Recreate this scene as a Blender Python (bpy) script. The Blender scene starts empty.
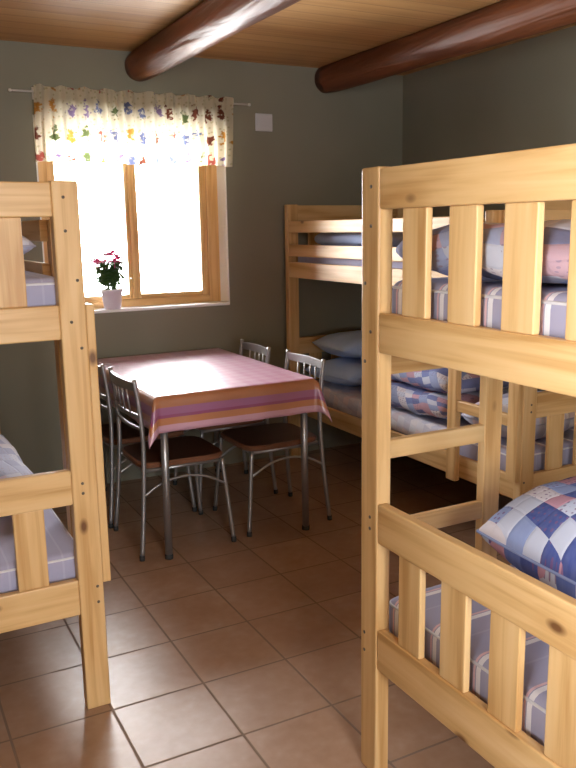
import bpy, bmesh, math, random
from mathutils import Vector, Matrix, noise
random.seed(7)
sc = bpy.context.scene
C = sc.collection
PI = math.pi

# ------------------------------------------------------------------ camera
CAM_H = 1.44
def camera():
    yaw, pit, rol = 0.483910, 0.193296, -0.016201
    cy, sy, cp, sp = math.cos(yaw), math.sin(yaw), math.cos(pit), math.sin(pit)
    w = Vector((sy*cp, cy*cp, -sp)); r = Vector((cy, -sy, 0)); u = r.cross(w)
    c, s = math.cos(rol), math.sin(rol)
    r2 = c*r + s*u; u2 = -s*r + c*u
    m = Matrix((r2, u2, -w)).transposed().to_4x4()
    m.translation = (0, 0, CAM_H)
    cd = bpy.data.cameras.new('camera'); cd.sensor_fit = 'VERTICAL'; cd.sensor_height = 24
    cd.lens = 800.2/768*24; cd.clip_start = 0.02
    o = bpy.data.objects.new('camera', cd); C.objects.link(o); o.matrix_world = m
    sc.camera = o
camera()

# ------------------------------------------------------------------ world, light, exposure
sc.view_settings.view_transform = 'Standard'
sc.view_settings.look = 'None'
sc.view_settings.gamma = 1.0
sc.view_settings.use_curve_mapping = False
sc.view_settings.exposure = 1.72
world = bpy.data.worlds.new('overcast_sky'); sc.world = world; world.use_nodes = True
bg = world.node_tree.nodes['Background']
bg.inputs['Color'].default_value = (0.985, 0.99, 1.0, 1)
bg.inputs['Strength'].default_value = 13.0
sc.cycles.max_bounces = 10
sc.cycles.diffuse_bounces = 6
sc.cycles.transparent_max_bounces = 12
sc.cycles.sample_clamp_indirect = 8
sc.cycles.caustics_reflective = False
sc.cycles.caustics_refractive = False

WALL_Y, BACK_Y, LEFT_X, RIGHT_X, CEIL_Z = 4.42, -1.25, -0.42, 3.19, 2.38
WX0, WX1, WZ0, WZ1 = 0.862, 1.938, 1.0, 2.03          # front window opening
BX0, BX1, BZ0, BZ1 = -0.20, 0.80, 0.85, 2.10           # unseen window added behind the camera to light the bunk fronts
SX0, SX1, SZ0, SZ1 = -0.95, 0.30, 0.85, 2.10           # unseen window added in the left wall for more side light (along y)
def portal(name, loc, rot, sx, sy):
    l = bpy.data.lights.new(name, 'AREA'); l.shape = 'RECTANGLE'; l.size = sx; l.size_y = sy
    l.cycles.is_portal = True
    o = bpy.data.objects.new(name, l); C.objects.link(o); o.location = loc; o.rotation_euler = rot
portal('daylight_front', ((WX0+WX1)/2, WALL_Y+0.24, (WZ0+WZ1)/2), (-PI/2, 0, 0), WX1-WX0, WZ1-WZ0)
portal('added_daylight_back', ((BX0+BX1)/2, BACK_Y-0.24, (BZ0+BZ1)/2), (PI/2, 0, 0), BX1-BX0, BZ1-BZ0)  # portal for the added opening behind the camera

portal('added_daylight_side', (LEFT_X-0.24, (SX0+SX1)/2, (SZ0+SZ1)/2), (0, -PI/2, 0), SZ1-SZ0, SX1-SX0)  # portal for the added opening in the left wall

# ------------------------------------------------------------------ material helpers
def srgb(r, g, b):
    f = lambda c: (c/255/12.92) if c/255 <= 0.04045 else ((c/255+0.055)/1.055)**2.4
    return (f(r), f(g), f(b), 1)
class NT:
    def __init__(s, name):
        s.m = bpy.data.materials.new(name); s.m.use_nodes = True
        s.t = s.m.node_tree; s.t.nodes.clear()
        s.out = s.t.nodes.new('ShaderNodeOutputMaterial')
        s.p = s.t.nodes.new('ShaderNodeBsdfPrincipled')
        s.t.links.new(s.p.outputs[0], s.out.inputs[0])
    def n(s, typ, **kw):
        nd = s.t.nodes.new('ShaderNode'+typ)
        for k, v in kw.items():
            if k.startswith('i_'):
                key = k[2:]; key = int(key) if key.isdigit() else key.replace('_', ' ')
                s.set(nd.inputs[key], v)
            else: setattr(nd, k, v)
        return nd
    def set(s, inp, v):
        if isinstance(v, bpy.types.NodeSocket): s.t.links.new(v, inp)
        elif isinstance(v, bpy.types.Node): s.t.links.new(v.outputs[0], inp)
        else: inp.default_value = v
    def math(s, op, a, b=None, c=None, clamp=False):
        nd = s.n('Math', operation=op, use_clamp=clamp); s.set(nd.inputs[0], a)
        if b is not None: s.set(nd.inputs[1], b)
        if c is not None: s.set(nd.inputs[2], c)
        return nd.outputs[0]
    def mix(s, f, a, b, blend='MIX'):
        nd = s.n('Mix', data_type='RGBA', blend_type=blend)
        s.set(nd.inputs[0], f); s.set(nd.inputs[6], a); s.set(nd.inputs[7], b)
        return nd.outputs[2]
    def ramp(s, f, stops, interp='LINEAR'):
        nd = s.n('ValToRGB'); s.set(nd.inputs[0], f); cr = nd.color_ramp; cr.interpolation = interp
        while len(cr.elements) < len(stops): cr.elements.new(0.5)
        for e, (p, c) in zip(cr.elements, stops): e.position = p; e.color = c
        return nd.outputs[0]
    def coord(s, kind, scale=(1, 1, 1), loc=(0, 0, 0), rot=0.0):
        tc = s.n('TexCoord'); mp = s.n('Mapping'); s.set(mp.inputs[0], tc.outputs[kind])
        mp.inputs['Scale'].default_value = scale; mp.inputs['Location'].default_value = loc; mp.inputs['Rotation'].default_value = (0, 0, rot)
        return mp.outputs[0]
    def sep(s, v):
        nd = s.n('SeparateXYZ'); s.set(nd.inputs[0], v); return nd.outputs
    def bump(s, h, strength=0.2, dist=0.01):
        nd = s.n('Bump'); nd.inputs['Strength'].default_value = strength; nd.inputs['Distance'].default_value = dist
        s.set(nd.inputs['Height'], h); s.set(s.p.inputs['Normal'], nd.outputs[0])
    def base(s, c, rough=0.5, spec=0.5, metal=0.0):
        s.set(s.p.inputs['Base Color'], c); s.set(s.p.inputs['Roughness'], rough)
        s.p.inputs['Specular IOR Level'].default_value = spec; s.p.inputs['Metallic'].default_value = metal
        return s.m

def pine(name, light, mid, dark, rough=0.42):
    a = NT(name)
    g = a.n('TexNoise', i_Vector=a.coord('UV', (1.6, 34, 1)), i_Scale=1.0, i_Detail=4.0, i_Roughness=0.55, i_Distortion=0.6)
    broad = a.n('TexNoise', i_Vector=a.coord('UV', (0.9, 8, 1)), i_Scale=1.0, i_Detail=2.0, i_Distortion=1.2)
    t = a.math('ADD', a.math('MULTIPLY', g.outputs[0], 0.55), a.math('MULTIPLY', broad.outputs[0], 0.55))
    col = a.ramp(t, [(0.36, light), (0.54, mid), (0.68, dark)])
    v = a.n('TexVoronoi', i_Vector=a.coord('UV', (3.6, 7.0, 1)), i_Scale=1.0)
    keep = a.math('GREATER_THAN', a.sep(v.outputs['Color'])[0], 0.36)
    kn = a.math('MULTIPLY', a.math('SUBTRACT', 1.0, a.n('MapRange', i_0=v.outputs['Distance'], i_1=0.04, i_2=0.105).outputs[0]), keep)
    halo = a.math('MULTIPLY', a.math('SUBTRACT', 1.0, a.n('MapRange', i_0=v.outputs['Distance'], i_1=0.06, i_2=0.30).outputs[0]), keep)
    col = a.mix(a.math('MULTIPLY', halo, 0.45), col, dark)
    col = a.mix(a.math('MULTIPLY', kn, 0.92), col, (0.13, 0.05, 0.018, 1))
    a.bump(g.outputs[0], 0.05, 0.002)
    return a.base(col, rough, 0.4)

M = {}
M['pine'] = pine('pine_wood', (0.77, 0.54, 0.275, 1), (0.70, 0.455, 0.205, 1), (0.53, 0.295, 0.105, 1))
M['window_pine'] = pine('window_pine', (0.80, 0.54, 0.26, 1), (0.70, 0.43, 0.18, 1), (0.52, 0.28, 0.09, 1), 0.35)

def m_wall():
    a = NT('olive_wall_paint')
    n = a.n('TexNoise', i_Vector=a.coord('Object', (1, 1, 1)), i_Scale=1.4, i_Detail=3.0)
    col = a.ramp(n.outputs[0], [(0.3, (0.222, 0.212, 0.160, 1)), (0.7, (0.258, 0.247, 0.190, 1))])
    f = a.n('TexNoise', i_Vector=a.coord('Object'), i_Scale=60.0, i_Detail=4.0)
    a.bump(f.outputs[0], 0.12, 0.004)
    return a.base(col, 0.75, 0.25)
M['wall'] = m_wall()
def m_plain(name, c, rough=0.5, spec=0.5, metal=0.0, bump=0.0, scale=200):
    a = NT(name)
    n = a.n('TexNoise', i_Vector=a.coord('Object'), i_Scale=float(scale), i_Detail=3.0)
    col = a.mix(a.math('MULTIPLY', n.outputs[0], 0.25), c, tuple(x*0.75 for x in c[:3])+(1,))
    if bump: a.bump(n.outputs[0], bump, 0.003)
    return a.base(col, rough, spec, metal)
M['white_paint'] = m_plain('white_paint', (0.9, 0.9, 0.88, 1), 0.5)
M['plate'] = m_plain('white_plastic', (0.60, 0.60, 0.62, 1), 0.4)
M['rod'] = m_plain('white_metal_rod', (0.75, 0.74, 0.7, 1), 0.35)
M['chrome'] = m_plain('grey_chromed_steel', (0.40, 0.40, 0.41, 1), 0.36, 0.5, 0.8)
M['rubber'] = m_plain('black_rubber', (0.03, 0.03, 0.03, 1), 0.7)
M['seat'] = m_plain('dark_brown_seat', (0.075, 0.032, 0.02, 1), 0.35, 0.5, 0, 0.05, 40)
M['seat_edge'] = m_plain('seat_edge_wood', (0.20, 0.085, 0.045, 1), 0.4)
M['screw'] = m_plain('screw_head', (0.16, 0.13, 0.10, 1), 0.4, 0.5, 0.5)
M['board'] = m_plain('particle_board', (0.45, 0.30, 0.17, 1), 0.6)
M['pot'] = m_plain('lilac_ceramic', (0.78, 0.70, 0.78, 1), 0.35)
M['soil'] = m_plain('potting_soil', (0.05, 0.03, 0.02, 1), 0.9, 0.2, 0, 0.5, 90)
M['leaf'] = m_plain('green_leaf', (0.06, 0.13, 0.035, 1), 0.5, 0.3, 0, 0, 30)
M['petal'] = m_plain('pink_petal', (0.68, 0.09, 0.26, 1), 0.5, 0.3, 0, 0, 60)
M['petal_pale'] = m_plain('pale_pink_petal', (0.80, 0.42, 0.50, 1), 0.5, 0.3, 0, 0, 60)
M['blue_pillow'] = m_plain('light_blue_cotton', (0.47, 0.62, 0.92, 1), 0.85, 0.2, 0, 0.2, 14)
M['blue_blanket'] = m_plain('blue_cotton', (0.40, 0.47, 0.70, 1), 0.85, 0.2, 0, 0.2, 14)
M['white_cotton'] = m_plain('white_cotton', (0.72, 0.72, 0.76, 1), 0.85, 0.2, 0, 0.2, 14)

def m_floor():
    a = NT('terracotta_floor_tiles')
    s = a.sep(a.coord('Object'))
    MX, MY = 0.2985, 0.3065
    u = a.math('DIVIDE', a.math('SUBTRACT', s[0], 0.540), MX)
    v = a.math('DIVIDE', a.math('SUBTRACT', s[1], 1.909), MY)
    def edge(w, size):
        f = a.math('FRACT', w); d = a.math('MINIMUM', f, a.math('SUBTRACT', 1.0, f))
        return a.math('MULTIPLY', d, size)
    d = a.math('MINIMUM', edge(u, MX), edge(v, MY))
    tile = a.n('MapRange', i_0=d, i_1=0.0028, i_2=0.0048).outputs[0]
    cv = a.n('CombineXYZ'); a.set(cv.inputs[0], a.math('FLOOR', u)); a.set(cv.inputs[1], a.math('FLOOR', v))
    wn = a.n('TexWhiteNoise', noise_dimensions='3D', i_Vector=cv.outputs[0])
    n1 = a.n('TexNoise', i_Vector=a.coord('Object'), i_Scale=5.0, i_Detail=4.0, i_Roughness=0.6)
    n2 = a.n('TexNoise', i_Vector=a.coord('Object'), i_Scale=26.0, i_Detail=3.0)
    t = a.math('ADD', a.math('MULTIPLY', n1.outputs[0], 0.65), a.math('MULTIPLY', n2.outputs[0], 0.35))
    col = a.ramp(t, [(0.32, (0.33, 0.19, 0.115, 1)), (0.55, (0.40, 0.258, 0.175, 1)), (0.75, (0.47, 0.345, 0.26, 1))])
    col = a.mix(a.math('MULTIPLY', wn.outputs[0], 0.22), col, (0.24, 0.13, 0.075, 1))
    col = a.mix(tile, (0.22, 0.15, 0.105, 1), col)
    h = a.math('ADD', tile, a.math('MULTIPLY', n2.outputs[0], 0.12))
    a.bump(h, 0.25, 0.004)
    r = a.math('ADD', a.math('MULTIPLY', a.math('SUBTRACT', 1.0, tile), 0.4), a.math('ADD', 0.28, a.math('MULTIPLY', n1.outputs[0], 0.12)))
    return a.base(col, r, 0.5)
M['floor'] = m_floor()
def m_ceiling():
    a = NT('ceiling_planks')
    s = a.sep(a.coord('Object'))
    W = 0.115
    f = a.math('FRACT', a.math('DIVIDE', s[1], W)); idx = a.math('FLOOR', a.math('DIVIDE', s[1], W))
    d = a.math('MULTIPLY', a.math('MINIMUM', f, a.math('SUBTRACT', 1.0, f)), W)
    gap = a.n('MapRange', i_0=d, i_1=0.001, i_2=0.004).outputs[0]
    wn = a.n('TexWhiteNoise', noise_dimensions='1D', i_W=idx)
    g = a.n('TexNoise', i_Vector=a.coord('Object', (1.2, 30, 1)), i_Scale=1.0, i_Detail=4.0, i_Distortion=0.5)
    t = a.math('ADD', a.math('MULTIPLY', g.outputs[0], 0.7), a.math('MULTIPLY', wn.outputs[0], 0.3))
    col = a.ramp(t, [(0.3, (0.58, 0.345, 0.14, 1)), (0.7, (0.44, 0.235, 0.082, 1))])
    col = a.mix(gap, (0.30, 0.155, 0.055, 1), col)
    a.bump(gap, 0.15, 0.004)
    return a.base(col, 0.5, 0.35)
M['ceiling'] = m_ceiling()
def m_log():
    a = NT('dark_varnished_log')
    g = a.n('TexNoise', i_Vector=a.coord('Object', (14, 1.2, 14)), i_Scale=1.0, i_Detail=5.0, i_Distortion=0.8)
    b = a.n('TexNoise', i_Vector=a.coord('Object', (5, 2, 5)), i_Scale=1.0, i_Detail=2.0)
    col = a.ramp(g.outputs[0], [(0.35, (0.105, 0.032, 0.012, 1)), (0.62, (0.19, 0.062, 0.022, 1)), (0.8, (0.05, 0.017, 0.010, 1))])
    a.bump(a.math('ADD', g.outputs[0], b.outputs[0]), 0.9, 0.018)
    return a.base(col, a.math('ADD', 0.34, a.math('MULTIPLY', b.outputs[0], 0.3)), 0.25)
M['log'] = m_log()
def m_log_end():
    a = NT('log_end_grain')
    w = a.n('TexNoise', i_Vector=a.coord('Object'), i_Scale=18.0, i_Detail=3.0)
    return a.base(a.ramp(w.outputs[0], [(0.3, (0.04, 0.015, 0.01, 1)), (0.7, (0.09, 0.035, 0.02, 1))]), 0.7)
M['log_end'] = m_log_end()
def m_glass():
    a = NT('window_glass')
    tr = a.n('BsdfTransparent'); gl = a.n('BsdfGlossy'); gl.inputs['Roughness'].default_value = 0.02
    fr = a.n('Fresnel'); fr.inputs[0].default_value = 1.45
    mx = a.n('MixShader'); a.set(mx.inputs[0], fr.outputs[0])
    a.t.links.new(tr.outputs[0], mx.inputs[1]); a.t.links.new(gl.outputs[0], mx.inputs[2])
    a.t.links.new(mx.outputs[0], a.out.inputs[0]); a.t.nodes.remove(a.p)
    return a.m
M['glass'] = m_glass()
def m_patch(name, seed, size=0.058, pale=0.0, tint=(0.74, 0.73, 0.80, 1)):
    a = NT(name)
    uv = a.coord('UV', (1/size, 1/size, 1), (seed, seed*0.37, 0), 0.3)
    nd = a.n('VectorMath', operation='FLOOR', i_0=uv)
    wn = a.n('TexWhiteNoise', noise_dimensions='2D', i_Vector=nd.outputs[0])
    pal = [(0.0, (0.52, 0.56, 0.70, 1)), (0.20, (0.035, 0.065, 0.28, 1)), (0.38, (0.50, 0.25, 0.33, 1)), (0.55, (0.24, 0.31, 0.56, 1)),
           (0.72, (0.66, 0.62, 0.68, 1)), (0.84, (0.08, 0.13, 0.40, 1))]
    col = a.ramp(wn.outputs[0], pal, 'CONSTANT')
    # little printed dots on some of the squares, pale sprigs on the others
    dots = a.n('TexVoronoi', i_Vector=a.coord('UV', (3.2/size, 3.2/size, 1)), i_Scale=1.0, i_Randomness=0.25)
    dm = a.math('LESS_THAN', dots.outputs['Distance'], 0.24)
    wn2 = a.n('TexWhiteNoise', noise_dimensions='3D'); 
    sh = a.n('VectorMath', operation='ADD', i_0=nd.outputs[0], i_1=(7.3, 2.1, 5.0)); a.set(wn2.inputs['Vector'], sh.outputs[0])
    dk = a.math('MULTIPLY', dm, a.math('GREATER_THAN', wn2.outputs[0], 0.55))
    col = a.mix(a.math('MULTIPLY', dk, 0.75), col, (0.16, 0.06, 0.20, 1))
    n = a.n('TexNoise', i_Vector=a.coord('UV', (60, 60, 1)), i_Scale=1.0, i_Detail=2.0)
    col = a.mix(a.math('MULTIPLY', n.outputs[0], 0.15), col, (0.7, 0.7, 0.78, 1))
    if pale: col = a.mix(pale, col, tint)
    fr = a.n('VectorMath', operation='FRACTION', i_0=uv); s = a.sep(fr.outputs[0])
    ed = a.math('MINIMUM', a.math('MINIMUM', s[0], a.math('SUBTRACT', 1.0, s[0])), a.math('MINIMUM', s[1], a.math('SUBTRACT', 1.0, s[1])))
    a.bump(a.n('MapRange', i_0=ed, i_1=0.0, i_2=0.12).outputs[0], 0.25, 0.006)
    return a.base(col, 0.85, 0.15)
M['patch'] = m_patch('patchwork_cotton', 3.0)
M['patch_b'] = m_patch('patchwork_cotton_small', 11.0, 0.062, 0.12)
M['patch_pale'] = m_patch('pale_patchwork_cotton', 5.0, 0.085, 0.5)
M['patch_bright'] = m_patch('bright_patchwork_cotton', 2.3, 0.095, 0.22, (0.88, 0.88, 0.95, 1))
M['sheet'] = m_patch('printed_sheet', 8.0, 0.05, 0.72)
def m_mattress():
    a = NT('striped_mattress_ticking')
    s = a.sep(a.coord('Object'))
    f = a.math('FRACT', a.math('ADD', a.math('DIVIDE', s[1], 0.155), 0.25))
    st = a.math('COMPARE', f, 0.5, 0.045)
    st2 = a.math('COMPARE', f, 0.585, 0.022)
    st3 = a.math('COMPARE', f, 0.08, 0.02)
    col = a.mix(st, (0.39, 0.385, 0.53, 1), (0.84, 0.82, 0.86, 1))
    col = a.mix(st2, col, (0.74, 0.52, 0.56, 1))
    col = a.mix(st3, col, (0.44, 0.435, 0.57, 1))
    n = a.n('TexNoise', i_Vector=a.coord('Object'), i_Scale=90.0, i_Detail=2.0)
    a.bump(n.outputs[0], 0.15, 0.003)
    return a.base(col, 0.85, 0.15)
M['mattress'] = m_mattress()
def m_cloth(cw, cl):
    a = NT('checked_oilcloth')
    s = a.sep(a.coord('UV'))
    du = a.math('MINIMUM', s[0], a.math('SUBTRACT', cw, s[0])); dv = a.math('MINIMUM', s[1], a.math('SUBTRACT', cl, s[1]))
    d = a.math('MINIMUM', du, dv)
    stripes = a.ramp(a.math('DIVIDE', d, 0.186), [(0.0, (0.62, 0.36, 0.48, 1)), (0.17, (0.50, 0.20, 0.085, 1)), (0.33, (0.28, 0.05, 0.17, 1)),
        (0.40, (0.34, 0.12, 0.27, 1)), (0.575, (0.42, 0.165, 0.075, 1)), (0.84, (0.70, 0.40, 0.50, 1))], 'CONSTANT')
    def band(x, per, w):
        f = a.math('FRACT', a.math('DIVIDE', x, per)); return a.math('LESS_THAN', f, w)
    b1 = band(s[0], 0.075, 0.45); b2 = band(s[1], 0.075, 0.45)
    t = a.math('ADD', a.math('MULTIPLY', b1, 0.5), a.math('MULTIPLY', b2, 0.5))
    chk = a.mix(t, (0.60, 0.35, 0.45, 1), (0.50, 0.15, 0.30, 1))
    n = a.n('TexNoise', i_Vector=a.coord('UV'), i_Scale=40.0, i_Detail=2.0)
    chk = a.mix(a.math('MULTIPLY', n.outputs[0], 0.4), chk, (0.70, 0.50, 0.58, 1))
    col = a.mix(a.math('GREATER_THAN', d, 0.1562), stripes, chk)
    b = a.n('TexNoise', i_Vector=a.coord('UV'), i_Scale=14.0, i_Detail=3.0)
    a.bump(b.outputs[0], 0.10, 0.004)
    a.p.inputs['Coat Weight'].default_value = 1.0; a.p.inputs['Coat Roughness'].default_value = 0.33; a.p.inputs['Coat IOR'].default_value = 1.7
    return a.base(col, 0.35, 0.5)
def m_curtain():
    a = NT('printed_sheer_cotton')
    sx, sy = 0.088, 0.128
    uv = a.coord('UV', (1/sx, 1/sy, 1))
    dn = a.n('TexNoise', i_Vector=a.coord('UV', (38, 38, 1)), i_Scale=1.0, i_Detail=2.0)
    off = a.n('VectorMath', operation='SUBTRACT', i_0=dn.outputs['Color'], i_1=(0.5, 0.5, 0.5))
    sc_ = a.n('VectorMath', operation='SCALE', i_0=off.outputs[0]); sc_.inputs['Scale'].default_value = 1.1
    wv = a.n('VectorMath', operation='ADD', i_0=uv, i_1=sc_.outputs[0])
    vo = a.n('TexVoronoi', voronoi_dimensions='2D', i_Vector=wv.outputs[0], i_Scale=1.0, i_Randomness=0.32)
    mask = a.math('SUBTRACT', 1.0, a.n('MapRange', i_0=vo.outputs['Distance'], i_1=0.17, i_2=0.28).outputs[0])
    cr = a.sep(vo.outputs['Color'])[0]
    pal = a.ramp(cr, [(0.0, (0.16, 0.05, 0.03, 1)), (0.22, (0.13, 0.15, 0.27, 1)), (0.42, (0.50, 0.24, 0.05, 1)), (0.6, (0.10, 0.13, 0.05, 1)),
                      (0.72, (0.35, 0.08, 0.06, 1)), (0.86, (0.20, 0.14, 0.26, 1))], 'CONSTANT')
    small = a.n('TexVoronoi', voronoi_dimensions='2D', i_Vector=a.coord('UV', (30, 30, 1)), i_Scale=1.0)
    sm = a.math('MULTIPLY', a.math('LESS_THAN', small.outputs['Distance'], 0.16), 0.5)
    col = a.mix(sm, (0.80, 0.74, 0.58, 1), (0.42, 0.38, 0.16, 1))
    col = a.mix(mask, col, pal)
    df = a.n('BsdfDiffuse', i_0=col); tl = a.n('BsdfTranslucent', i_0=col); tr = a.n('BsdfTransparent')
    m1 = a.n('MixShader'); m1.inputs[0].default_value = 0.6; a.t.links.new(df.outputs[0], m1.inputs[1]); a.t.links.new(tl.outputs[0], m1.inputs[2])
    m2 = a.n('MixShader'); a.set(m2.inputs[0], a.math('MULTIPLY', a.math('SUBTRACT', 1.0, mask), 0.16))
    a.t.links.new(m1.outputs[0], m2.inputs[1]); a.t.links.new(tr.outputs[0], m2.inputs[2])
    a.t.links.new(m2.outputs[0], a.out.inputs[0]); a.t.nodes.remove(a.p)
    return a.m
M['curtain'] = m_curtain()

# ------------------------------------------------------------------ mesh helpers
def link(name, bm, mat, parent=None, smooth=False):
    me = bpy.data.meshes.new(name); bm.to_mesh(me); bm.free()
    for m in (mat if isinstance(mat, (list, tuple)) else [mat]): me.materials.append(m)
    if smooth:
        for p in me.polygons: p.use_smooth = True
    o = bpy.data.objects.new(name, me); C.objects.link(o)
    if parent: o.parent = parent
    return o
def tag(o, label, cat, group=None):
    o['label'] = label; o['category'] = cat
    if group: o['group'] = group
    return o
def structure(o): o['kind'] = 'structure'; return o
def thing(name, label, cat, loc=(0, 0, 0), rot=(0, 0, 0), group=None):
    o = bpy.data.objects.new(name, None); C.objects.link(o); o.location = loc; o.rotation_euler = rot
    o.empty_display_size = 0.1
    return tag(o, label, cat, group)
def add_box(bm, p0, p1, bevel=0.0, seg=2, axis=None, uvo=None):
    """box between two corners with uv in metres, u running along the longest axis"""
    p0, p1 = Vector(p0), Vector(p1)
    lo = Vector([min(a, b) for a, b in zip(p0, p1)]); hi = Vector([max(a, b) for a, b in zip(p0, p1)])
    b2 = bmesh.new(); r = bmesh.ops.create_cube(b2, size=1.0)
    for v in b2.verts: v.co = Vector([(lo[i]+hi[i])/2 + v.co[i]*(hi[i]-lo[i]) for i in range(3)])
    if bevel: bmesh.ops.bevel(b2, geom=b2.edges[:], offset=bevel, segments=seg, profile=0.5, affect='EDGES', clamp_overlap=True)
    d = hi-lo; ax = axis if axis is not None else max(range(3), key=lambda i: d[i])
    o1, o2 = [i for i in range(3) if i != ax]
    ou, ov = uvo if uvo else (random.uniform(0, 40), random.uniform(0, 40))
    uvl = b2.loops.layers.uv.new('UVMap'); b2.normal_update()
    for f in b2.faces:
        n = f.normal; k = max(range(3), key=lambda i: abs(n[i]))
        for l in f.loops:
            c = l.vert.co
            if k == ax: l[uvl].uv = (ou + c[o1]*0.2, ov + c[o2]*3)
            else:
                w = o2 if k == o1 else o1
                l[uvl].uv = (ou + c[ax], ov + c[w] + (0.37 if k == o1 else 0) + (0.9 if n[k] > 0 else 0))
    me = bpy.data.meshes.new('tmp'); b2.to_mesh(me); b2.free(); bm.from_mesh(me); bpy.data.meshes.remove(me)
def board(name, p0, p1, parent, mat='pine', bevel=0.004, axis=None):
    bm = bmesh.new(); add_box(bm, p0, p1, bevel, 2, axis)
    return link(name, bm, M[mat] if isinstance(mat, str) else mat, parent)
def add_tube(bm, pts, r, n=12, caps=True):
    pts = [Vector(p) for p in pts]; rings = []; prev = None
    for i, p in enumerate(pts):
        t = (pts[min(i+1, len(pts)-1)] - pts[max(i-1, 0)]).normalized()
        if prev is None:
            a = Vector((0, 0, 1)) if abs(t.z) < 0.9 else Vector((1, 0, 0)); u = (a - t*a.dot(t)).normalized()
        else: u = (prev - t*prev.dot(t)).normalized()
        prev = u; w = t.cross(u); rr = r[i] if isinstance(r, (list, tuple)) else r
        rings.append([bm.verts.new(p + (u*math.cos(2*PI*k/n) + w*math.sin(2*PI*k/n))*rr) for k in range(n)])
    for a, b in zip(rings, rings[1:]):
        for k in range(n): bm.faces.new((a[k], a[(k+1) % n], b[(k+1) % n], b[k]))
    if caps: bm.faces.new(rings[0][::-1]); bm.faces.new(rings[-1])
def curve(pts, n=6):
    """Catmull-Rom through the points"""
    P = [Vector(p) for p in pts]; P = [P[0]*2-P[1]] + P + [P[-1]*2-P[-2]]; out = []
    for i in range(1, len(P)-2):
        for k in range(n):
            t = k/n; a, b, c, d = P[i-1:i+3]
            out.append(0.5*((2*b) + (c-a)*t + (2*a-5*b+4*c-d)*t*t + (3*b-a-3*c+d)*t**3))
    out.append(P[-2]); return out
def tube(name, pts, r, mat, parent, n=12):
    bm = bmesh.new(); add_tube(bm, pts, r, n); bmesh.ops.recalc_face_normals(bm, faces=bm.faces[:])
    o = link(name, bm, M[mat], parent, True)
    return o
def add_lathe(bm, prof, n=24, c=(0, 0, 0)):
    rings = []
    for r, z in prof: rings.append([bm.verts.new((c[0]+r*math.cos(2*PI*k/n), c[1]+r*math.sin(2*PI*k/n), c[2]+z)) for k in range(n)])
    for a, b in zip(rings, rings[1:]):
        for k in range(n): bm.faces.new((a[k], a[(k+1) % n], b[(k+1) % n], b[k]))
    bm.faces.new(rings[0][::-1]); bm.faces.new(rings[-1])

# ------------------------------------------------------------------ the room
def slab(name, p0, p1, mat):
    bm = bmesh.new(); add_box(bm, p0, p1); return structure(link(name, bm, M[mat]))
T = 0.24
slab('floor', (LEFT_X-T, BACK_Y-T, -0.12), (RIGHT_X+T, WALL_Y+T, 0), 'floor')
slab('ceiling', (LEFT_X-T, BACK_Y-T, CEIL_Z), (RIGHT_X+T, WALL_Y+T, CEIL_Z+0.14), 'ceiling')
slab('wall_right', (RIGHT_X, BACK_Y-T, 0), (RIGHT_X+T, WALL_Y+T, CEIL_Z), 'wall')
def wall_with_hole(name, y0, y1, X0, X1, Z0, Z1):
    bm = bmesh.new()
    add_box(bm, (LEFT_X, y0, 0), (X0, y1, CEIL_Z)); add_box(bm, (X1, y0, 0), (RIGHT_X, y1, CEIL_Z))
    add_box(bm, (X0, y0, 0), (X1, y1, Z0)); add_box(bm, (X0, y0, Z1), (X1, y1, CEIL_Z))
    return structure(link(name, bm, M['wall']))
bm = bmesh.new()
add_box(bm, (LEFT_X-T, BACK_Y-T, 0), (LEFT_X, SX0, CEIL_Z)); add_box(bm, (LEFT_X-T, SX1, 0), (LEFT_X, WALL_Y+T, CEIL_Z))
add_box(bm, (LEFT_X-T, SX0, 0), (LEFT_X, SX1, SZ0)); add_box(bm, (LEFT_X-T, SX0, SZ1), (LEFT_X, SX1, CEIL_Z))
structure(link('wall_left', bm, M['wall']))
wall_with_hole('wall_front', WALL_Y, WALL_Y+T, WX0, WX1, WZ0, WZ1)
wall_with_hole('wall_back', BACK_Y-T, BACK_Y, BX0, BX1, BZ0, BZ1)

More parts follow.
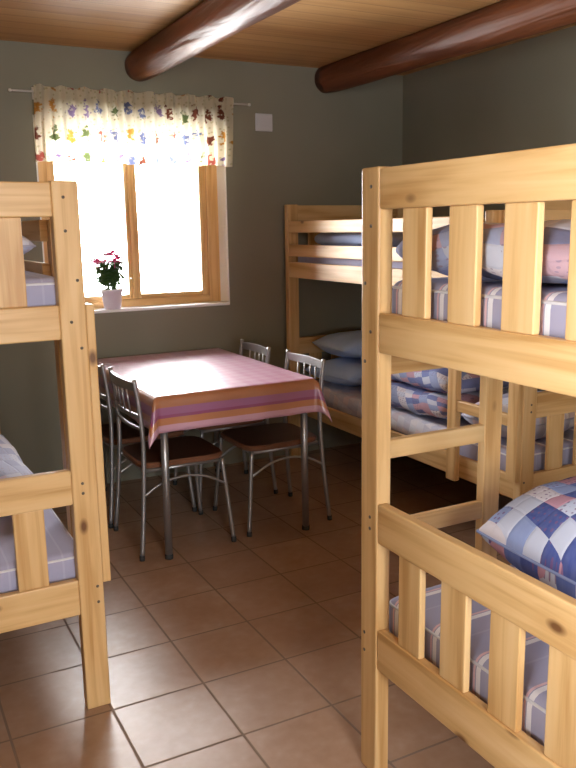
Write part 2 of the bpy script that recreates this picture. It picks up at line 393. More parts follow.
def window(name, X0, X1, Z0, Z1, y_in, s):
    """s = +1: outside lies towards +y"""
    root = bpy.data.objects.new(name, None); C.objects.link(root); structure(root)
    root.location = ((X0+X1)/2, y_in, Z0)
    root.empty_display_size = 0.1
    ox, oy, oz = root.location
    def bd(n, p0, p1, parent=root, mat='window_pine', bev=0.004):
        q = lambda p: (p[0]-ox, s*p[1], p[2]-oz)
        return board(n, q(p0), q(p1), parent, mat, bev)
    fy0, fy1 = 0.12, 0.20
    # white plastered reveal lining
    e = 0.008
    bm = bmesh.new()
    for a, b in (((X0, 0, Z0), (X0+e, fy0, Z1)), ((X1-e, 0, Z0), (X1, fy0, Z1)), ((X0, 0, Z1-e), (X1, fy0, Z1))):
        add_box(bm, (a[0]-ox, s*a[1], a[2]-oz), (b[0]-ox, s*b[1], b[2]-oz))
    link('reveal', bm, M['white_paint'], root)
    bd('sill', (X0+0.001, -0.006, Z0-0.012), (X1-0.001, fy0, Z0+0.004), mat='white_paint', bev=0.004)
    fw = 0.078
    bm = bmesh.new()
    for a, b in (((X0, fy0, Z0), (X0+fw, fy1, Z1)), ((X1-fw, fy0, Z0), (X1, fy1, Z1)), ((X0+fw, fy0, Z0), (X1-fw, fy1, Z0+0.045)), ((X0+fw, fy0, Z1-fw), (X1-fw, fy1, Z1))):
        add_box(bm, (a[0]-ox, s*a[1], a[2]-oz), (b[0]-ox, s*b[1], b[2]-oz), 0.005)
    link('frame', bm, M['window_pine'], root)
    cx = (X0+X1)/2
    bd('mullion', (cx-0.014, fy0+0.004, Z0+0.045), (cx+0.014, fy1-0.004, Z1-fw))
    for a, b in ((X0+fw, cx-0.014), (cx+0.014, X1-fw)):
        w = 0.03; y0, y1 = fy0+0.012, fy1-0.014
        bm = bmesh.new()
        wl, wr = (0.042, 0.022) if a < cx-0.1 else (0.022, 0.042)
        for p, q in (((a, y0, Z0+0.045), (a+wl, y1, Z1-fw)), ((b-wr, y0, Z0+0.045), (b, y1, Z1-fw)),
                     ((a+wl, y0, Z0+0.045), (b-wr, y1, Z0+0.045+0.026)), ((a+wl, y0, Z1-fw-0.03), (b-wr, y1, Z1-fw))):
            add_box(bm, (p[0]-ox, s*p[1], p[2]-oz), (q[0]-ox, s*q[1], q[2]-oz), 0.004)
        sash = link('sash', bm, M['window_pine'], root)
        bd('pane', (a+wl-0.002, fy0+0.035, Z0+0.069), (b-wr+0.002, fy0+0.041, Z1-fw-0.028), sash, 'glass', 0)
        bd('handle', (cx-0.030 if a < cx-0.1 else cx+0.024, fy0-0.012, Z0+0.16), (cx-0.024 if a < cx-0.1 else cx+0.030, fy0+0.012, Z0+0.17), sash, 'rod', 0.002)
    return root
window('window_1', WX0, WX1, WZ0, WZ1, WALL_Y, 1)
window('added_window_back', BX0, BX1, BZ0, BZ1, BACK_Y, -1)  # added out of view, lets in daylight from behind the camera
w3 = window('added_window_side', -(SX1-SX0)/2, (SX1-SX0)/2, SZ0, SZ1, 0.0, 1)  # added out of view, lets in daylight from the left
w3.location = (LEFT_X, (SX0+SX1)/2, SZ0); w3.rotation_euler = (0, 0, PI/2)

# ------------------------------------------------------------------ log beams under the ceiling
def log_beam(x, z, r, label, seed):
    root = thing('log_beam', label, 'beam', (x, WALL_Y, z))
    n, m = 28, 70; bm = bmesh.new(); rings = []
    L = WALL_Y - BACK_Y - 0.002
    for i in range(m+1):
        y = -0.001 - L*i/m; t = y*0.9
        cx = 0.012*noise.noise((t*0.6, seed, 0)); rr = r*(1+0.22*i/m)*(1+0.05*noise.noise((t*1.1, seed, 4)))
        if i == 0: rr *= 0.93
        ring = []
        for k in range(n):
            a = 2*PI*k/n; q = rr*(1+0.05*noise.noise((math.cos(a)*1.2, math.sin(a)*1.2+seed, t*1.6)))
            zz = q*math.sin(a); zz = min(zz, CEIL_Z - z - 0.0005)
            ring.append(bm.verts.new((cx+q*math.cos(a), y, zz)))
        rings.append(ring)
    for a, b in zip(rings, rings[1:]):
        for k in range(n): bm.faces.new((a[k], a[(k+1) % n], b[(k+1) % n], b[k]))
    f1 = bm.faces.new(rings[0]); f2 = bm.faces.new(rings[-1][::-1])
    bmesh.ops.recalc_face_normals(bm, faces=bm.faces[:])
    link('log', bm, M['log'], root, True)
    return root
log_beam(1.432, 2.305, 0.082, 'dark red-brown log beam ending above the window curtain', 1.7)
log_beam(2.615, 2.318, 0.085, 'dark red-brown log beam above the right bunks, near the far room corner', 9.2)

# ------------------------------------------------------------------ bunk beds
BW, BL, BH = 0.88, 2.0, 1.574
PX, PY = 0.042, 0.073
def bunk(label, loc, rot, side, outer_board=True, guard=True, L=BL, lad=0.405):
    """long axis = local X, end panel at X=0 is the near one; the ladder is on the side*Y face"""
    root = thing('bunk_bed', label, 'bunk bed', loc, (0, 0, rot), 'pine bunk beds')
    h = BW/2
    def Y(v): return v
    for x0 in (0, L-PX):
        for s in (-1, 1):
            y0, y1 = (h-PY, h) if s > 0 else (-h, -h+PY)
            po = board('post', (x0, y0, 0), (x0+PX, y1, BH), root, bevel=0.005)
            xs = 0.0 if x0 == 0 else L
            for z in (1.53, 1.44, 1.305, 1.19, 1.115, 0.72, 0.69, 0.395, 0.345):
                bm = bmesh.new(); xo = -0.0015 if x0 == 0 else 0.0
                yy = (y0+y1)/2 + (0.018 if (int(z*1000) % 2) else -0.006)*s
                add_tube(bm, [(xs-0.0012, yy, z), (xs+0.0012, yy, z)], 0.0045, 10)
                bmesh.ops.recalc_face_normals(bm, faces=bm.faces[:])
                link('screw', bm, M['screw'], po, True)
        e0, e1 = (0.002, 0.029) if x0 == 0 else (L-0.029, L-0.002)
        i0, i1 = (0.008, 0.026) if x0 == 0 else (L-0.026, L-0.008)
        for z0, z1 in ((0.314, 0.424), (0.659, 0.763), (1.142, 1.238), (1.478, 1.570)):
            board('end_rail', (e0, -h+PY, z0), (e1, h-PY, z1), root)
        for zb, zt in ((0.424, 0.659), (1.238, 1.478)):
            for k in range(4):
                c = (k-1.5)*0.161
                board('slat', (i0, c-0.043, zb), (i1, c+0.043, zt), root, axis=2, bevel=0.003)
    for s in (-1, 1):
        y0, y1 = (h-0.030, h-0.004) if s > 0 else (-h+0.004, -h+0.030)
        for z0, z1 in ((0.314, 0.412), (1.142, 1.234)):
            board('side_rail', (PX, y0, z0), (L-PX, y1, z1), root)
        if guard:
            for z0, z1 in ((1.268, 1.338), (1.408, 1.476)):
                board('guard_rail', (PX if s != side else lad+0.03, y0, z0), (L-PX, y1, z1), root)
    for z in (0.362, 1.180):                                  # slatted bases, one mesh each
        bm = bmesh.new(); nsl = 13
        for k in range(nsl):
            xa = 0.07 + (L-0.14-0.07)*k/(nsl-1)
            add_box(bm, (xa, -h+0.031, z), (xa+0.07, h-0.031, z+0.018), 0.003)
        for s in (-1, 1):
            add_box(bm, (PX+0.01, s*(h-0.031), z-0.028), (L-PX-0.01, s*(h-0.056), z), 0.002)
        link('slat_base', bm, M['pine'], root)
    # ladder on the chosen side
    s = side
    def yb(a, b): return (s*(h+a), s*(h+b))
    y0, y1 = yb(0.0, 0.025)
    if outer_board:
        board('ladder_stile', (0.004, y0, 0.40), (0.064, y1, 1.236), root)
    y2, y3 = yb(-0.004, 0.026)
    top = 1.476 if guard else 1.236
    st = board('ladder_stile', (lad, y2, 0.30), (lad+0.06, y3, top), root, axis=2)
    ya, yb_ = yb(-0.002, 0.022)
    for z in (0.625, 0.848, 1.07):
        board('ladder_rung', (PX if not outer_board else 0.064, ya, z), (lad, yb_, z+0.05), root)
    return root
NB = (1.069, 1.644-BW/2, 0)
near = bunk('pine bunk bed at the front right, nearest the camera, with ladder behind its slatted end', NB, 0, 1, False, True)
LBX = 0.546-BW/2
leftb = bunk('pine bunk bed along the left wall, partly cut by the picture edge', (LBX, 2.25, 0), PI/2, -1, True, True, BL, 0.39)
FBX = 2.295+BW/2
farb = bunk('pine bunk bed in the far right corner behind the table', (FBX, 2.335, 0), PI/2, 1, True, True, 2.045, 0.385)

# ------------------------------------------------------------------ bedding
def mattress(label, base, rot, L, z, sheet=None):
    W, Hh = BW-0.075, 0.115
    root = thing('mattress', label, 'mattress', (base[0], base[1], z), (0, 0, rot), 'striped mattresses')
    bm = bmesh.new(); add_box(bm, (-L/2, -W/2, 0.0005), (L/2, W/2, Hh), 0.03, 4)
    link('cover', bm, M['mattress'], root, True)
    for zz in (0.018, Hh-0.018):
        pts = []
        r = 0.03
        for cx, cy, a0 in ((L/2-r, W/2-r, 0), (-L/2+r, W/2-r, PI/2), (-L/2+r, -W/2+r, PI), (L/2-r, -W/2+r, 3*PI/2)):
            for k in range(6):
                a = a0 + PI/2*k/5; pts.append((cx+(r-0.004)*math.cos(a), cy+(r-0.004)*math.sin(a), zz))
        pts.append(pts[0]); tube('piping', pts, 0.004, 'white_cotton', root, 6)
    return root
ML = BL-0.10
Z1, Z2 = 0.380, 1.198
mattress('striped lavender mattress on the lower bed of the front right bunk', (NB[0]+BL/2, NB[1]), 0, ML, Z1)
mattress('striped lavender mattress on the upper bed of the front right bunk', (NB[0]+BL/2, NB[1]), 0, ML, Z2)
mattress('striped lavender mattress on the lower bed of the left bunk', (LBX, 2.25+BL/2), PI/2, ML, Z1)
mattress('striped lavender mattress on the upper bed of the left bunk', (LBX, 2.25+BL/2), PI/2, ML, Z2)
mattress('lavender mattress on the lower bed of the far corner bunk, partly under a printed sheet', (FBX, 2.335+1.0225), PI/2, ML, Z1)
mattress('lavender mattress on the upper bed of the far corner bunk behind guard rails', (FBX, 2.335+1.0225), PI/2, ML, Z2)

def pillow_bm(w, l, t, seed, uvo=(0, 0), n=26, wr=0.012, sag=0.0):
    """puffy cushion, w along x, l along y, total thickness t, lowest point at z=0"""
    bm = bmesh.new(); uvl = bm.loops.layers.uv.new('UVMap'); V = {}
    for side in (1, -1):
        for i in range(n+1):
            for j in range(n+1):
                if side < 0 and (i in (0, n) or j in (0, n)): V[side, i, j] = V[1, i, j]; continue
                u = math.sin(PI/2*(2*i/n-1)); v = math.sin(PI/2*(2*j/n-1))
                e = max(0.0, (1-u*u)*(1-v*v))
                px = u*w/2*(1-0.07*v*v*(1-0.25*abs(u))); py = v*l/2*(1-0.07*u*u)
                z = side*t/2*e**0.40
                q = Vector((px*6, py*6, side*1.5+seed*3.1))
                z += e**0.3*wr*noise.noise(q*1.3) + 0.35*e**0.3*wr*noise.noise(q*3.2)
                z += -sag*(1-e)**2
                V[side, i, j] = bm.verts.new((px, py, z))
    for side in (1, -1):
        for i in range(n):
            for j in range(n):
                q = [(i, j), (i+1, j), (i+1, j+1), (i, j+1)]
                vs = [V[side, a, b] for a, b in q]
                if side < 0: vs.reverse(); q.reverse()
                f = bm.faces.new(vs)
                for l_, (a, b) in zip(f.loops, q):
                    u = math.sin(PI/2*(2*a/n-1)); v = math.sin(PI/2*(2*b/n-1))
                    l_[uvl].uv = (uvo[0]+u*w/2*1.1, uvo[1]+v*l/2*1.1+(2.3 if side < 0 else 0))
    zmin = min(v.co.z for v in bm.verts)
    for v in bm.verts: v.co.z -= zmin
    return bm
def pillow(label, loc, rot, w, l, t, mat, seed, group='bed pillows', **kw):
    bm = pillow_bm(w, l, t, seed, (seed*1.31, seed*0.77), **kw)
    root = thing('pillow', label, 'pillow', loc, rot, group)
    p = link('pillowcase', bm, M[mat], root, True)
    # sewn edge of the case
    n = 26; pts = []
    for i in range(n+1): pts.append((i, 0))
    for j in range(1, n+1): pts.append((n, j))
    for i in range(n-1, -1, -1): pts.append((i, n))
    for j in range(n-1, -1, -1): pts.append((0, j))
    zed = None
    P = []
    vs = p.data.vertices
    # edge vertices of the top sheet come first, in (i, j) order
    for i, j in pts: P.append(vs[i*(n+1)+j].co.copy())
    tube('seam', P, 0.004, mat, root, 6)
    return root
MT1, MT2 = Z1+0.115, Z2+0.115

def duvet(label, loc, rot, w, l, layers, t, mat, seed, name='folded_duvet', group='folded bedding', cat='duvet', cr=1.0):
    """folded bedding: a sheet snaking back and forth, w across the folds, l along them"""
    root = thing(name, label, cat, loc, (0, 0, rot), group)
    prof = []                                                  # outline of the fold stack in (x, z)
    bm = bmesh.new(); uvl = bm.loops.layers.uv.new('UVMap')
    n, m = 40, 22
    zb = 0
    for k in range(layers):
        ww = w*(1-0.05*k); grid = []
        off = 0.02*math.sin(k*2.1+seed)
        for j in range(m+1):
            v = 2*j/m-1; row = []
            lv = (1-abs(v)**6)**0.5 if abs(v) < 1 else 0
            for i in range(n):
                a = 2*PI*i/n; ca, sa = math.cos(a), math.sin(a)
                x = math.copysign(abs(ca)**0.45, ca)*ww/2; z = math.copysign(abs(sa)**0.75, sa)*t/2
                sh = 0.35+0.65*lv
                q = Vector((x*5, v*l*3, z*5+seed+k*4))
                z = z*sh + cr*lv*0.012*noise.noise(q) + cr*lv*0.006*noise.noise(q*2.7)
                x = x*(0.93+0.07*lv) + cr*0.012*noise.noise(q*0.8+Vector((3, 1, 2)))
                row.append((bm.verts.new((x+off, v*l/2, zb+t/2+z)), (i/n*2*(ww+t), v*l/2)))
            grid.append(row)
        faces = []
        for j in range(m):
            for i in range(n):
                i2 = (i+1) % n
                f = bm.faces.new((grid[j][i][0], grid[j][i2][0], grid[j+1][i2][0], grid[j+1][i][0]))
                us = [grid[j][i][1], grid[j][i2][1], grid[j+1][i2][1], grid[j+1][i][1]]
                if i2 == 0: us[1] = (2*(ww+t), us[1][1]); us[2] = (2*(ww+t), us[2][1])
                for lp, uv in zip(f.loops, us): lp[uvl].uv = (uv[0]+seed, uv[1]+seed*0.6+k*0.31)
        bm.faces.new([g[0] for g in grid[0]][::-1]); bm.faces.new([g[0] for g in grid[-1]])
        zb += t*0.93
    bmesh.ops.recalc_face_normals(bm, faces=bm.faces[:])
    zmin = min(v.co.z for v in bm.verts)
    for v in bm.verts: v.co.z -= zmin
    link('cover', bm, M[mat], root, True)
    return root

# front right bunk
duvet('folded pale bedding under the patchwork pillow on the front right lower bed', (NB[0]+0.66, NB[1]-0.05, MT1), 0, 0.30, 0.62, 1, 0.055, 'patch_pale', 2.0)
pillow('plump patchwork pillow on the front right lower bed, beside the ladder', (NB[0]+0.46, NB[1]-0.14, MT1+0.070), (math.radians(3), math.radians(-2), math.radians(4)), 0.56, 0.76, 0.28, 'patch', 4.0, wr=0.02)
duvet('crumpled blue, white and pink patchwork duvet on the front upper bed behind the slats', (1.352, 1.190, MT2), 0, 0.43, 0.84, 1, 0.108, 'patch_bright', 4.4, cr=2.0)

# left bunk
duvet('blue and white folded duvet on the left lower bed behind the slatted end', (LBX-0.055, 3.12, MT1), 0, 0.83, 0.86, 1, 0.135, 'patch_pale', 9.1)
pillow('pale blue pillow on the left upper bed seen through the slats', (0.22, 2.72, MT2), (0, 0, math.radians(14)), 0.46, 0.44, 0.15, 'patch_pale', 3.7, wr=0.015)

# far bunk
def sheet(label, x0, x1, y0, y1, z):
    root = thing('bed_sheet', label, 'sheet', ((x0+x1)/2, (y0+y1)/2, z))
    bm = bmesh.new(); uvl = bm.loops.layers.uv.new('UVMap'); n, m = 24, 24; g = []
    w, l = x1-x0, y1-y0; drop = 0.085; tot = w+2*drop
    for i in range(n+1):
        u = tot*i/n-drop; row = []
        if u < 0: x, zz = -w/2-0.004, u
        elif u > w: x, zz = w/2+0.004, w-u
        else: x, zz = u-w/2, 0.0
        for j in range(m+1):
            v = l*j/m-l/2
            q = Vector((u*4, v*4, 3.3)); d = 0.004+0.004*noise.noise(q)
            row.append((bm.verts.new((x + (0.006*noise.noise(q*2) - 0.001 if zz < 0 else 0), v, zz+d)), (u, v)))
        g.append(row)
    for i in range(n):
        for j in range(m):
            a = [g[i][j], g[i+1][j], g[i+1][j+1], g[i][j+1]]
            f = bm.faces.new([t[0] for t in a])
            for lp, t in zip(f.loops, a): lp[uvl].uv = t[1]
    o = link('cloth', bm, M['sheet'], root, True)
    md = o.modifiers.new('thick', 'SOLIDIFY'); md.thickness = 0.003; md.offset = 1
    return root
sheet('white and lilac printed sheet over the far corner lower mattress', FBX-0.401, FBX+0.401, 2.80, 4.28, MT1)
pillow('light blue pillow at the bottom of the stack in the far corner lower bed', (FBX-0.13, 4.02, MT1+0.008), (0, 0, 0.1), 0.54, 0.46, 0.16, 'blue_pillow', 2.2)
pillow('light blue pillow on top of another in the far corner lower bed', (FBX-0.10, 4.04, MT1+0.168), (0, math.radians(1), -0.08), 0.50, 0.44, 0.15, 'blue_pillow', 5.5)
duvet('folded patchwork duvet on the far corner lower bed behind the ladder', (FBX-0.14, 3.22, MT1+0.008), 0, 0.56, 0.72, 2, 0.135, 'patch_b', 6.6, cr=1.5)
pillow('patchwork pillow with pink squares at the near end of the far corner lower bed', (FBX-0.15, 2.62, MT1), (0, 0, 0.05), 0.50, 0.34, 0.20, 'patch_pale', 8.8)
duvet('folded blue blanket on the far corner upper bed behind guard rails', (FBX-0.12, 3.85, MT2), 0, 0.55, 0.62, 1, 0.10, 'blue_blanket', 1.1, 'folded_blanket', None, 'blanket')

# ------------------------------------------------------------------ dining table with its cloth
TX0, TX1, TY0, TY1, TZ = 1.045, 1.812, 3.185, 4.335, 0.75
def table():
    root = thing('dining_table', 'rectangular dining table on grey tube legs under the window', 'table', ((TX0+TX1)/2, (TY0+TY1)/2, 0))
    hx, hy = (TX1-TX0)/2, (TY1-TY0)/2
    board('tabletop', (-hx, -hy, TZ-0.032), (hx, hy, TZ-0.006), root, 'board', 0.005)
    bm = bmesh.new(); a, b = hx-0.05, hy-0.05
    for p0, p1 in (((-a, -b, 0.665), (a, -b+0.02, TZ-0.032)), ((-a, b-0.02, 0.665), (a, b, TZ-0.032)), ((-a, -b, 0.665), (-a+0.02, b, TZ-0.032)), ((a-0.02, -b, 0.665), (a, b, TZ-0.032))):
        add_box(bm, p0, p1, 0.002)
    link('apron', bm, M['board'], root)
    for sx in (-1, 1):
        for sy in (-1, 1):
            x, y = sx*(hx-0.035), sy*(hy-0.035)
            l = tube('leg', [(x-sx*0.004, y, TZ-0.033), (x, y, 0.02)], 0.0165, 'chrome', root, 16)
            tube('foot_cap', [(x, y, 0.0005), (x, y, 0.022)], 0.0185, 'rubber', l, 14)
    ov = 0.155; cw, cl = 2*hx+2*ov, 2*hy+2*ov
    bm = bmesh.new(); uvl = bm.loops.layers.uv.new('UVMap')
    nx, ny = 76, 96; g = []
    def clampd(p, h): return (max(-h, min(h, p)), max(0.0, abs(p)-h))
    for i in range(nx+1):
        row = []
        for j in range(ny+1):
            px, py = -cw/2+cw*i/nx, -cl/2+cl*j/ny
            x, dx = clampd(px, hx); y, dy = clampd(py, hy)
            sx, sy = (1 if px > 0 else -1), (1 if py > 0 else -1)
            z = 0.0
            if dx > 0 and dy > 0:
                d = math.hypot(dx, dy); th = math.atan2(dy, dx)
                k = math.sin(2*th)                             # the corner flares into a hanging fold
                out = 0.012 + 0.30*k*d
                x += sx*(out*math.cos(th)+0.004); y += sy*(out*math.sin(th)+0.004); z = -d*(1-0.06*k)
            elif dx > 0 or dy > 0:
                d = max(dx, dy)
                along = py if dx > 0 else px
                wv = (0.012*noise.noise((along*5, 1.7 if dx > 0 else 4.1, 0)) + 0.010*noise.noise((along*11, 2.2, 5)))*min(1, d/0.2) + 0.012
                lift = 0.0
                if dx > 0: x += sx*(wv*min(1, d/0.02)+0.03*d)
                else: y += sy*(wv*min(1, d/0.02)+0.03*d)
                z = -d
            else:
                z = 0.0012*noise.noise((px*7, py*7, 0))
            row.append((bm.verts.new((x, y, z)), (px+cw/2, py+cl/2)))
        g.append(row)
    for i in range(nx):
        for j in range(ny):
            q = [g[i][j], g[i+1][j], g[i+1][j+1], g[i][j+1]]
            f = bm.faces.new([t[0] for t in q])
            for lp, t in zip(f.loops, q): lp[uvl].uv = t[1]
    o = link('tablecloth', bm, m_cloth(cw, cl), None, True)
    o.location = ((TX0+TX1)/2, (TY0+TY1)/2, TZ-0.0035)
    md = o.modifiers.new('thick', 'SOLIDIFY'); md.thickness = 0.002; md.offset = 1
    tag(o, 'pink checked tablecloth with orange and purple striped border draped over the table', 'tablecloth')
table()

# ------------------------------------------------------------------ chairs
def make_chair(label):
    """faces +X; origin on the floor under the seat centre"""
    root = thing('dining_chair', label, 'chair', group='chairs around the table')
    w, zt = 0.185, 0.43
    bm = bmesh.new(); n = 40; top = []; bot = []; mid = []
    for k in range(n):
        a = 2*PI*k/n; ca, sa = math.cos(a), math.sin(a)
        x = 0.008+math.copysign(abs(ca)**0.35, ca)*0.205; y = math.copysign(abs(sa)**0.35, sa)*w*(1.0+0.05*(ca > 0))
        mid.append(bm.verts.new((x, y, zt-0.008))); top.append(bm.verts.new((x*0.965, y*0.965, zt))); bot.append(bm.verts.new((x*0.985, y*0.985, zt-0.024)))
    for k in range(n):
        k2 = (k+1) % n
        f = bm.faces.new((mid[k], mid[k2], top[k2], top[k])); f.material_index = 1
        f = bm.faces.new((bot[k], bot[k2], mid[k2], mid[k])); f.material_index = 1
    bm.faces.new(top); bm.faces.new(bot[::-1])
    link('seat', bm, [M['seat'], M['seat_edge']], root)
    tb = []
    for s in (-1, 1):
        l = tube('leg', curve([(0.222, s*0.208, 0.012), (0.205, s*0.196, 0.2), (0.186, s*0.180, 0.405)]), 0.0095, 'chrome', root)
        tube('foot_cap', [(0.2225, s*0.2085, 0.0005), (0.2215, s*0.208, 0.024)], 0.012, 'rubber', l, 12)
        l = tube('leg', curve([(-0.222, s*0.208, 0.012), (-0.203, s*0.198, 0.2), (-0.186, s*0.186, 0.43), (-0.184, s*0.184, 0.56), (-0.194, s*0.183, 0.70), (-0.210, s*0.182, 0.812)]), 0.0105, 'chrome', root)
        tube('foot_cap', [(-0.2225, s*0.2085, 0.0005), (-0.2215, s*0.208, 0.024)], 0.012, 'rubber', l, 12)
        tube('stretcher', curve([(-0.201, s*0.197, 0.285), (-0.11, s*0.192, 0.335), (0.0, s*0.190, 0.352), (0.10, s*0.191, 0.335), (0.197, s*0.192, 0.285)]), 0.006, 'chrome', root, 10)
    bm = bmesh.new(); zf = 0.396; a, b = 0.178, 0.172
    for p, q in (((-a, -b), (a, -b)), ((a, -b), (a, b)), ((a, b), (-a, b)), ((-a, b), (-a, -b))):
        add_tube(bm, [(p[0], p[1], zf), (q[0], q[1], zf)], 0.009, 10)
    bmesh.ops.recalc_face_normals(bm, faces=bm.faces[:])
    link('seat_frame', bm, M['chrome'], root, True)
    # curved flat top rail and lower cross bar, thin spindles between
    def bar(name, z, x, hgt, bow):
        bm = bmesh.new(); rings = []; m = 16
        for i in range(m+1):
            y = -0.178+0.356*i/m; t = y/0.178; xx = x-bow*(1-t*t)
            hh = hgt*(1+0.15*(1-t*t))
            rings.append([bm.verts.new((xx+dx, y, z+dz)) for dx, dz in ((-0.006, -hh/2), (0.006, -hh/2), (0.006, hh/2), (-0.006, hh/2))])
        for p, q in zip(rings, rings[1:]):
            for k in range(4): bm.faces.new((p[k], p[(k+1) % 4], q[(k+1) % 4], q[k]))
        bm.faces.new(rings[0][::-1]); bm.faces.new(rings[-1])
        bmesh.ops.recalc_face_normals(bm, faces=bm.faces[:])
        bmesh.ops.bevel(bm, geom=bm.edges[:], offset=0.002, segments=2, profile=0.5, affect='EDGES', clamp_overlap=True)
        link(name, bm, M['chrome'], root, False)
    bar('top_rail', 0.780, -0.206, 0.038, 0.022)
    bar('cross_bar', 0.645, -0.190, 0.018, 0.020)
    bar('cross_bar', 0.590, -0.186, 0.014, 0.018)
    for y in (-0.09, -0.03, 0.03, 0.09):
        bw = (1-(y/0.178)**2)*0.02
        tube('spindle', [(-0.190-bw, y, 0.648), (-0.204-bw, y, 0.765)], 0.0045, 'chrome', root, 8)
    return root
def copy_chair(src, label):
    def cp(o, parent):
        c = o.copy(); C.objects.link(c)
        if parent: c.parent = parent
        for ch in o.children: cp(ch, c)
        return c
    r = cp(src, None); r['label'] = label; return r
ch = make_chair('grey tube chair on the left of the table, nearer the camera')
spots = [(1.190, 3.465, 0.0, None), (1.175, 3.935, 0.02, 'grey tube chair on the left of the table, nearer the window wall'),
         (1.722, 3.482, PI, 'grey tube chair on the right of the table, nearer the camera'),
         (1.680, 3.985, PI-0.03, 'grey tube chair on the right of the table, nearer the window wall')]
for x, y, a, lab in spots:
    o = ch if lab is None else copy_chair(ch, lab)
    o.location = (x, y, 0); o.rotation_euler = (0, 0, a)

# ------------------------------------------------------------------ curtain, rod, plate, potted plant
RY, RZ = WALL_Y-0.06, 2.135
rod = thing('curtain_rod', 'thin white curtain rod above the window', 'curtain rod', (1.41, RY, RZ))
tube('pole', [(-0.66, 0, 0), (0.66, 0, 0)], 0.005, 'rod', rod)
for x in (-0.66, 0.66):
    bm = bmesh.new(); add_lathe(bm, [(0.003, -0.008), (0.0075, -0.005), (0.008, 0), (0.0075, 0.005), (0.003, 0.008)], 14)
    bmesh.ops.rotate(bm, verts=bm.verts[:], matrix=Matrix.Rotation(PI/2, 3, 'Y')); bmesh.ops.translate(bm, verts=bm.verts[:], vec=(x, 0, 0))
    bmesh.ops.recalc_face_normals(bm, faces=bm.faces[:]); link('finial', bm, M['rod'], rod, True)
for x in (-0.53, 0.53):
    bm = bmesh.new(); add_box(bm, (x-0.008, 0.0, -0.008), (x+0.008, 0.05, 0.004), 0.002); add_box(bm, (x-0.014, 0.05, -0.03), (x+0.014, 0.0595, 0.03), 0.002)
    link('bracket', bm, M['rod'], rod)
def curtain():
    x0, x1, zt, zb = 0.862, 1.958, RZ+0.028, 1.787
    n, m = 260, 26; bm = bmesh.new(); uvl = bm.loops.layers.uv.new('UVMap'); g = []
    for i in range(n+1):
        t = i/n; x = x0+(x1-x0)*t; row = []
        ph = t*2*PI*21 + 1.6*math.sin(t*17)
        for j in range(m+1):
            s = j/m; z = zt+(zb-zt)*s
            amp = 0.010 if z > RZ-0.03 else 0.010+0.012*min(1, (RZ-0.03-z)/0.2)
            y = -0.012 - amp*0.9 + amp*math.sin(ph + 0.4*math.sin(s*3+t*9)) 
            if abs(z-RZ) < 0.02: y -= 0.004
            zz = z + (0.006*math.sin(t*60) if j == 0 else 0) + 0.005*math.sin(t*23)*s
            xx = x + (-0.030*s*(t-0.8)/0.2 if t > 0.8 else 0) - (0.02*s*(1-t*6) if t < 1/6 else 0)
            row.append((bm.verts.new((xx-1.41, y, zz-RZ)), ((t*(x1-x0))*1.12, z-zb)))
        g.append(row)
    for i in range(n):
        for j in range(m):
            q = [g[i][j], g[i+1][j], g[i+1][j+1], g[i][j+1]]
            f = bm.faces.new([t[0] for t in q])
            for lp, t in zip(f.loops, q): lp[uvl].uv = t[1]
    o = link('curtain_valance', bm, M['curtain'], None, True); o.location = (1.41, RY, RZ)
    tag(o, 'short cream curtain valance with colourful printed motifs over the window', 'curtain')
curtain()
pl = thing('wall_plate', 'small square white plate on the wall right of the curtain', 'wall plate', (2.186, WALL_Y, 2.048))
board('cover', (-0.055, -0.016, -0.05), (0.055, -0.0005, 0.05), pl, 'plate', 0.005)
board('inner_panel', (-0.038, -0.0185, -0.034), (0.038, -0.0155, 0.034), pl, 'plate', 0.0012)

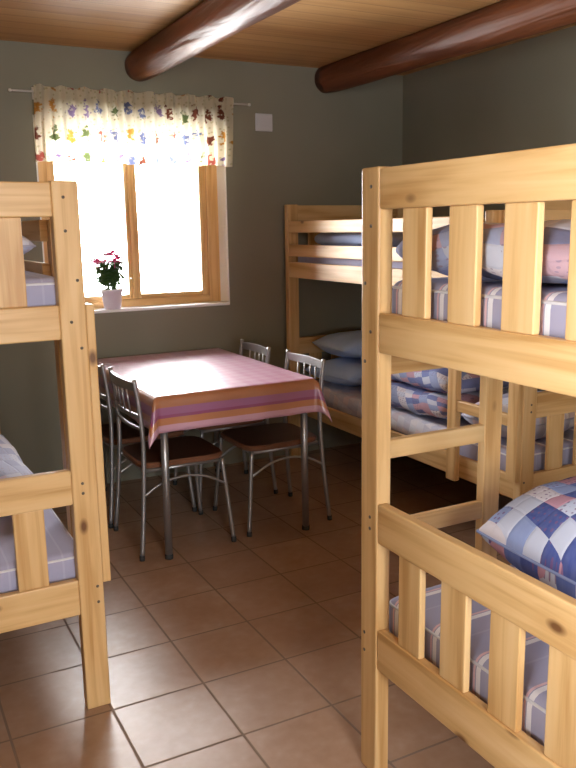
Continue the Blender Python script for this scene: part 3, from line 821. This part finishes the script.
def plant():
    px, py, pz = 1.232, WALL_Y+0.035, WZ0+0.0045
    root = thing('potted_plant', 'pink flowering plant in a lilac pot on the window sill', 'plant', (px, py, pz)); root.scale = (1.22, 1.22, 1.12)
    bm = bmesh.new()
    add_lathe(bm, [(0.036, 0), (0.039, 0.004), (0.048, 0.085), (0.052, 0.088), (0.052, 0.100), (0.047, 0.100), (0.045, 0.086)], 32)
    bmesh.ops.recalc_face_normals(bm, faces=bm.faces[:]); link('pot', bm, M['pot'], root, True)
    bm = bmesh.new(); add_lathe(bm, [(0.044, 0.083), (0.044, 0.090), (0.02, 0.094)], 24)
    bmesh.ops.recalc_face_normals(bm, faces=bm.faces[:]); link('soil', bm, M['soil'], root, True)
    rnd = random.Random(5)
    stems = bmesh.new(); leaves = bmesh.new(); tips = []
    def leaf(bm, p, d, size):
        d = d.normalized(); up = Vector((0, 0, 1)); sd = d.cross(up).normalized(); nn = sd.cross(d)
        rows = []
        for k in range(6):
            t = k/5; wd = size*0.42*math.sin(PI*min(1, t*0.95+0.04))**0.8
            c = p + d*size*t + nn*(0.18*size*math.sin(PI*t)) - up*0.25*size*t*t
            rows.append([bm.verts.new(c - sd*wd + nn*0.10*size), bm.verts.new(c), bm.verts.new(c + sd*wd + nn*0.10*size)])
        for a, b in zip(rows, rows[1:]):
            for q in (0, 1): bm.faces.new((a[q], a[q+1], b[q+1], b[q]))
    for k in range(17):
        a = rnd.uniform(0, 2*PI); r = rnd.uniform(0.01, 0.075); hgt = rnd.uniform(0.05, 0.155)
        p0 = Vector((0.02*math.cos(a), 0.02*math.sin(a), 0.088)); p2 = Vector((r*math.cos(a), r*math.sin(a)*0.7, 0.092+hgt))
        p1 = (p0+p2)/2 + Vector((0, 0, 0.02))
        add_tube(stems, curve([p0, p1, p2], 4), 0.0022, 6)
        tips.append(p2)
        for q in range(13):
            t = rnd.uniform(0.45, 1.0); p = p0.lerp(p2, t); b = rnd.uniform(0, 2*PI)
            leaf(leaves, p, Vector((math.cos(b), math.sin(b), rnd.uniform(-0.2, 0.7))), rnd.uniform(0.034, 0.054))
    bmesh.ops.recalc_face_normals(stems, faces=stems.faces[:])
    link('stem', stems, M['leaf'], root, True)
    lo = link('foliage', leaves, M['leaf'], root, True)
    md = lo.modifiers.new('thick', 'SOLIDIFY'); md.thickness = 0.0006
    for k, (x, y, z, pale) in enumerate(((-0.005, -0.03, 0.265, 0), (0.02, -0.035, 0.255, 0), (0.012, -0.01, 0.275, 0), (-0.03, -0.03, 0.262, 1), (-0.062, -0.02, 0.235, 0), (-0.035, -0.045, 0.232, 1), (0.04, -0.01, 0.245, 0), (-0.05, 0.01, 0.225, 1), (0.005, -0.055, 0.235, 0))):
        bm = bmesh.new(); c = Vector((x, y, z))
        for layer, (np_, rr, tilt) in enumerate(((7, 0.032, 0.15), (6, 0.027, 0.6), (5, 0.020, 1.3))):
            for q in range(np_):
                a = 2*PI*q/np_ + layer*0.5 + k; leaf(bm, c + Vector((0, 0, 0.003*layer)), Vector((math.cos(a), math.sin(a), tilt)), rr)
        add_tube(bm, [c - Vector((0, 0, 0.03)), c], 0.0016, 6)
        fo = link('flower', bm, M['petal_pale' if pale else 'petal'], root, True)
        md = fo.modifiers.new('thick', 'SOLIDIFY'); md.thickness = 0.0006
plant()
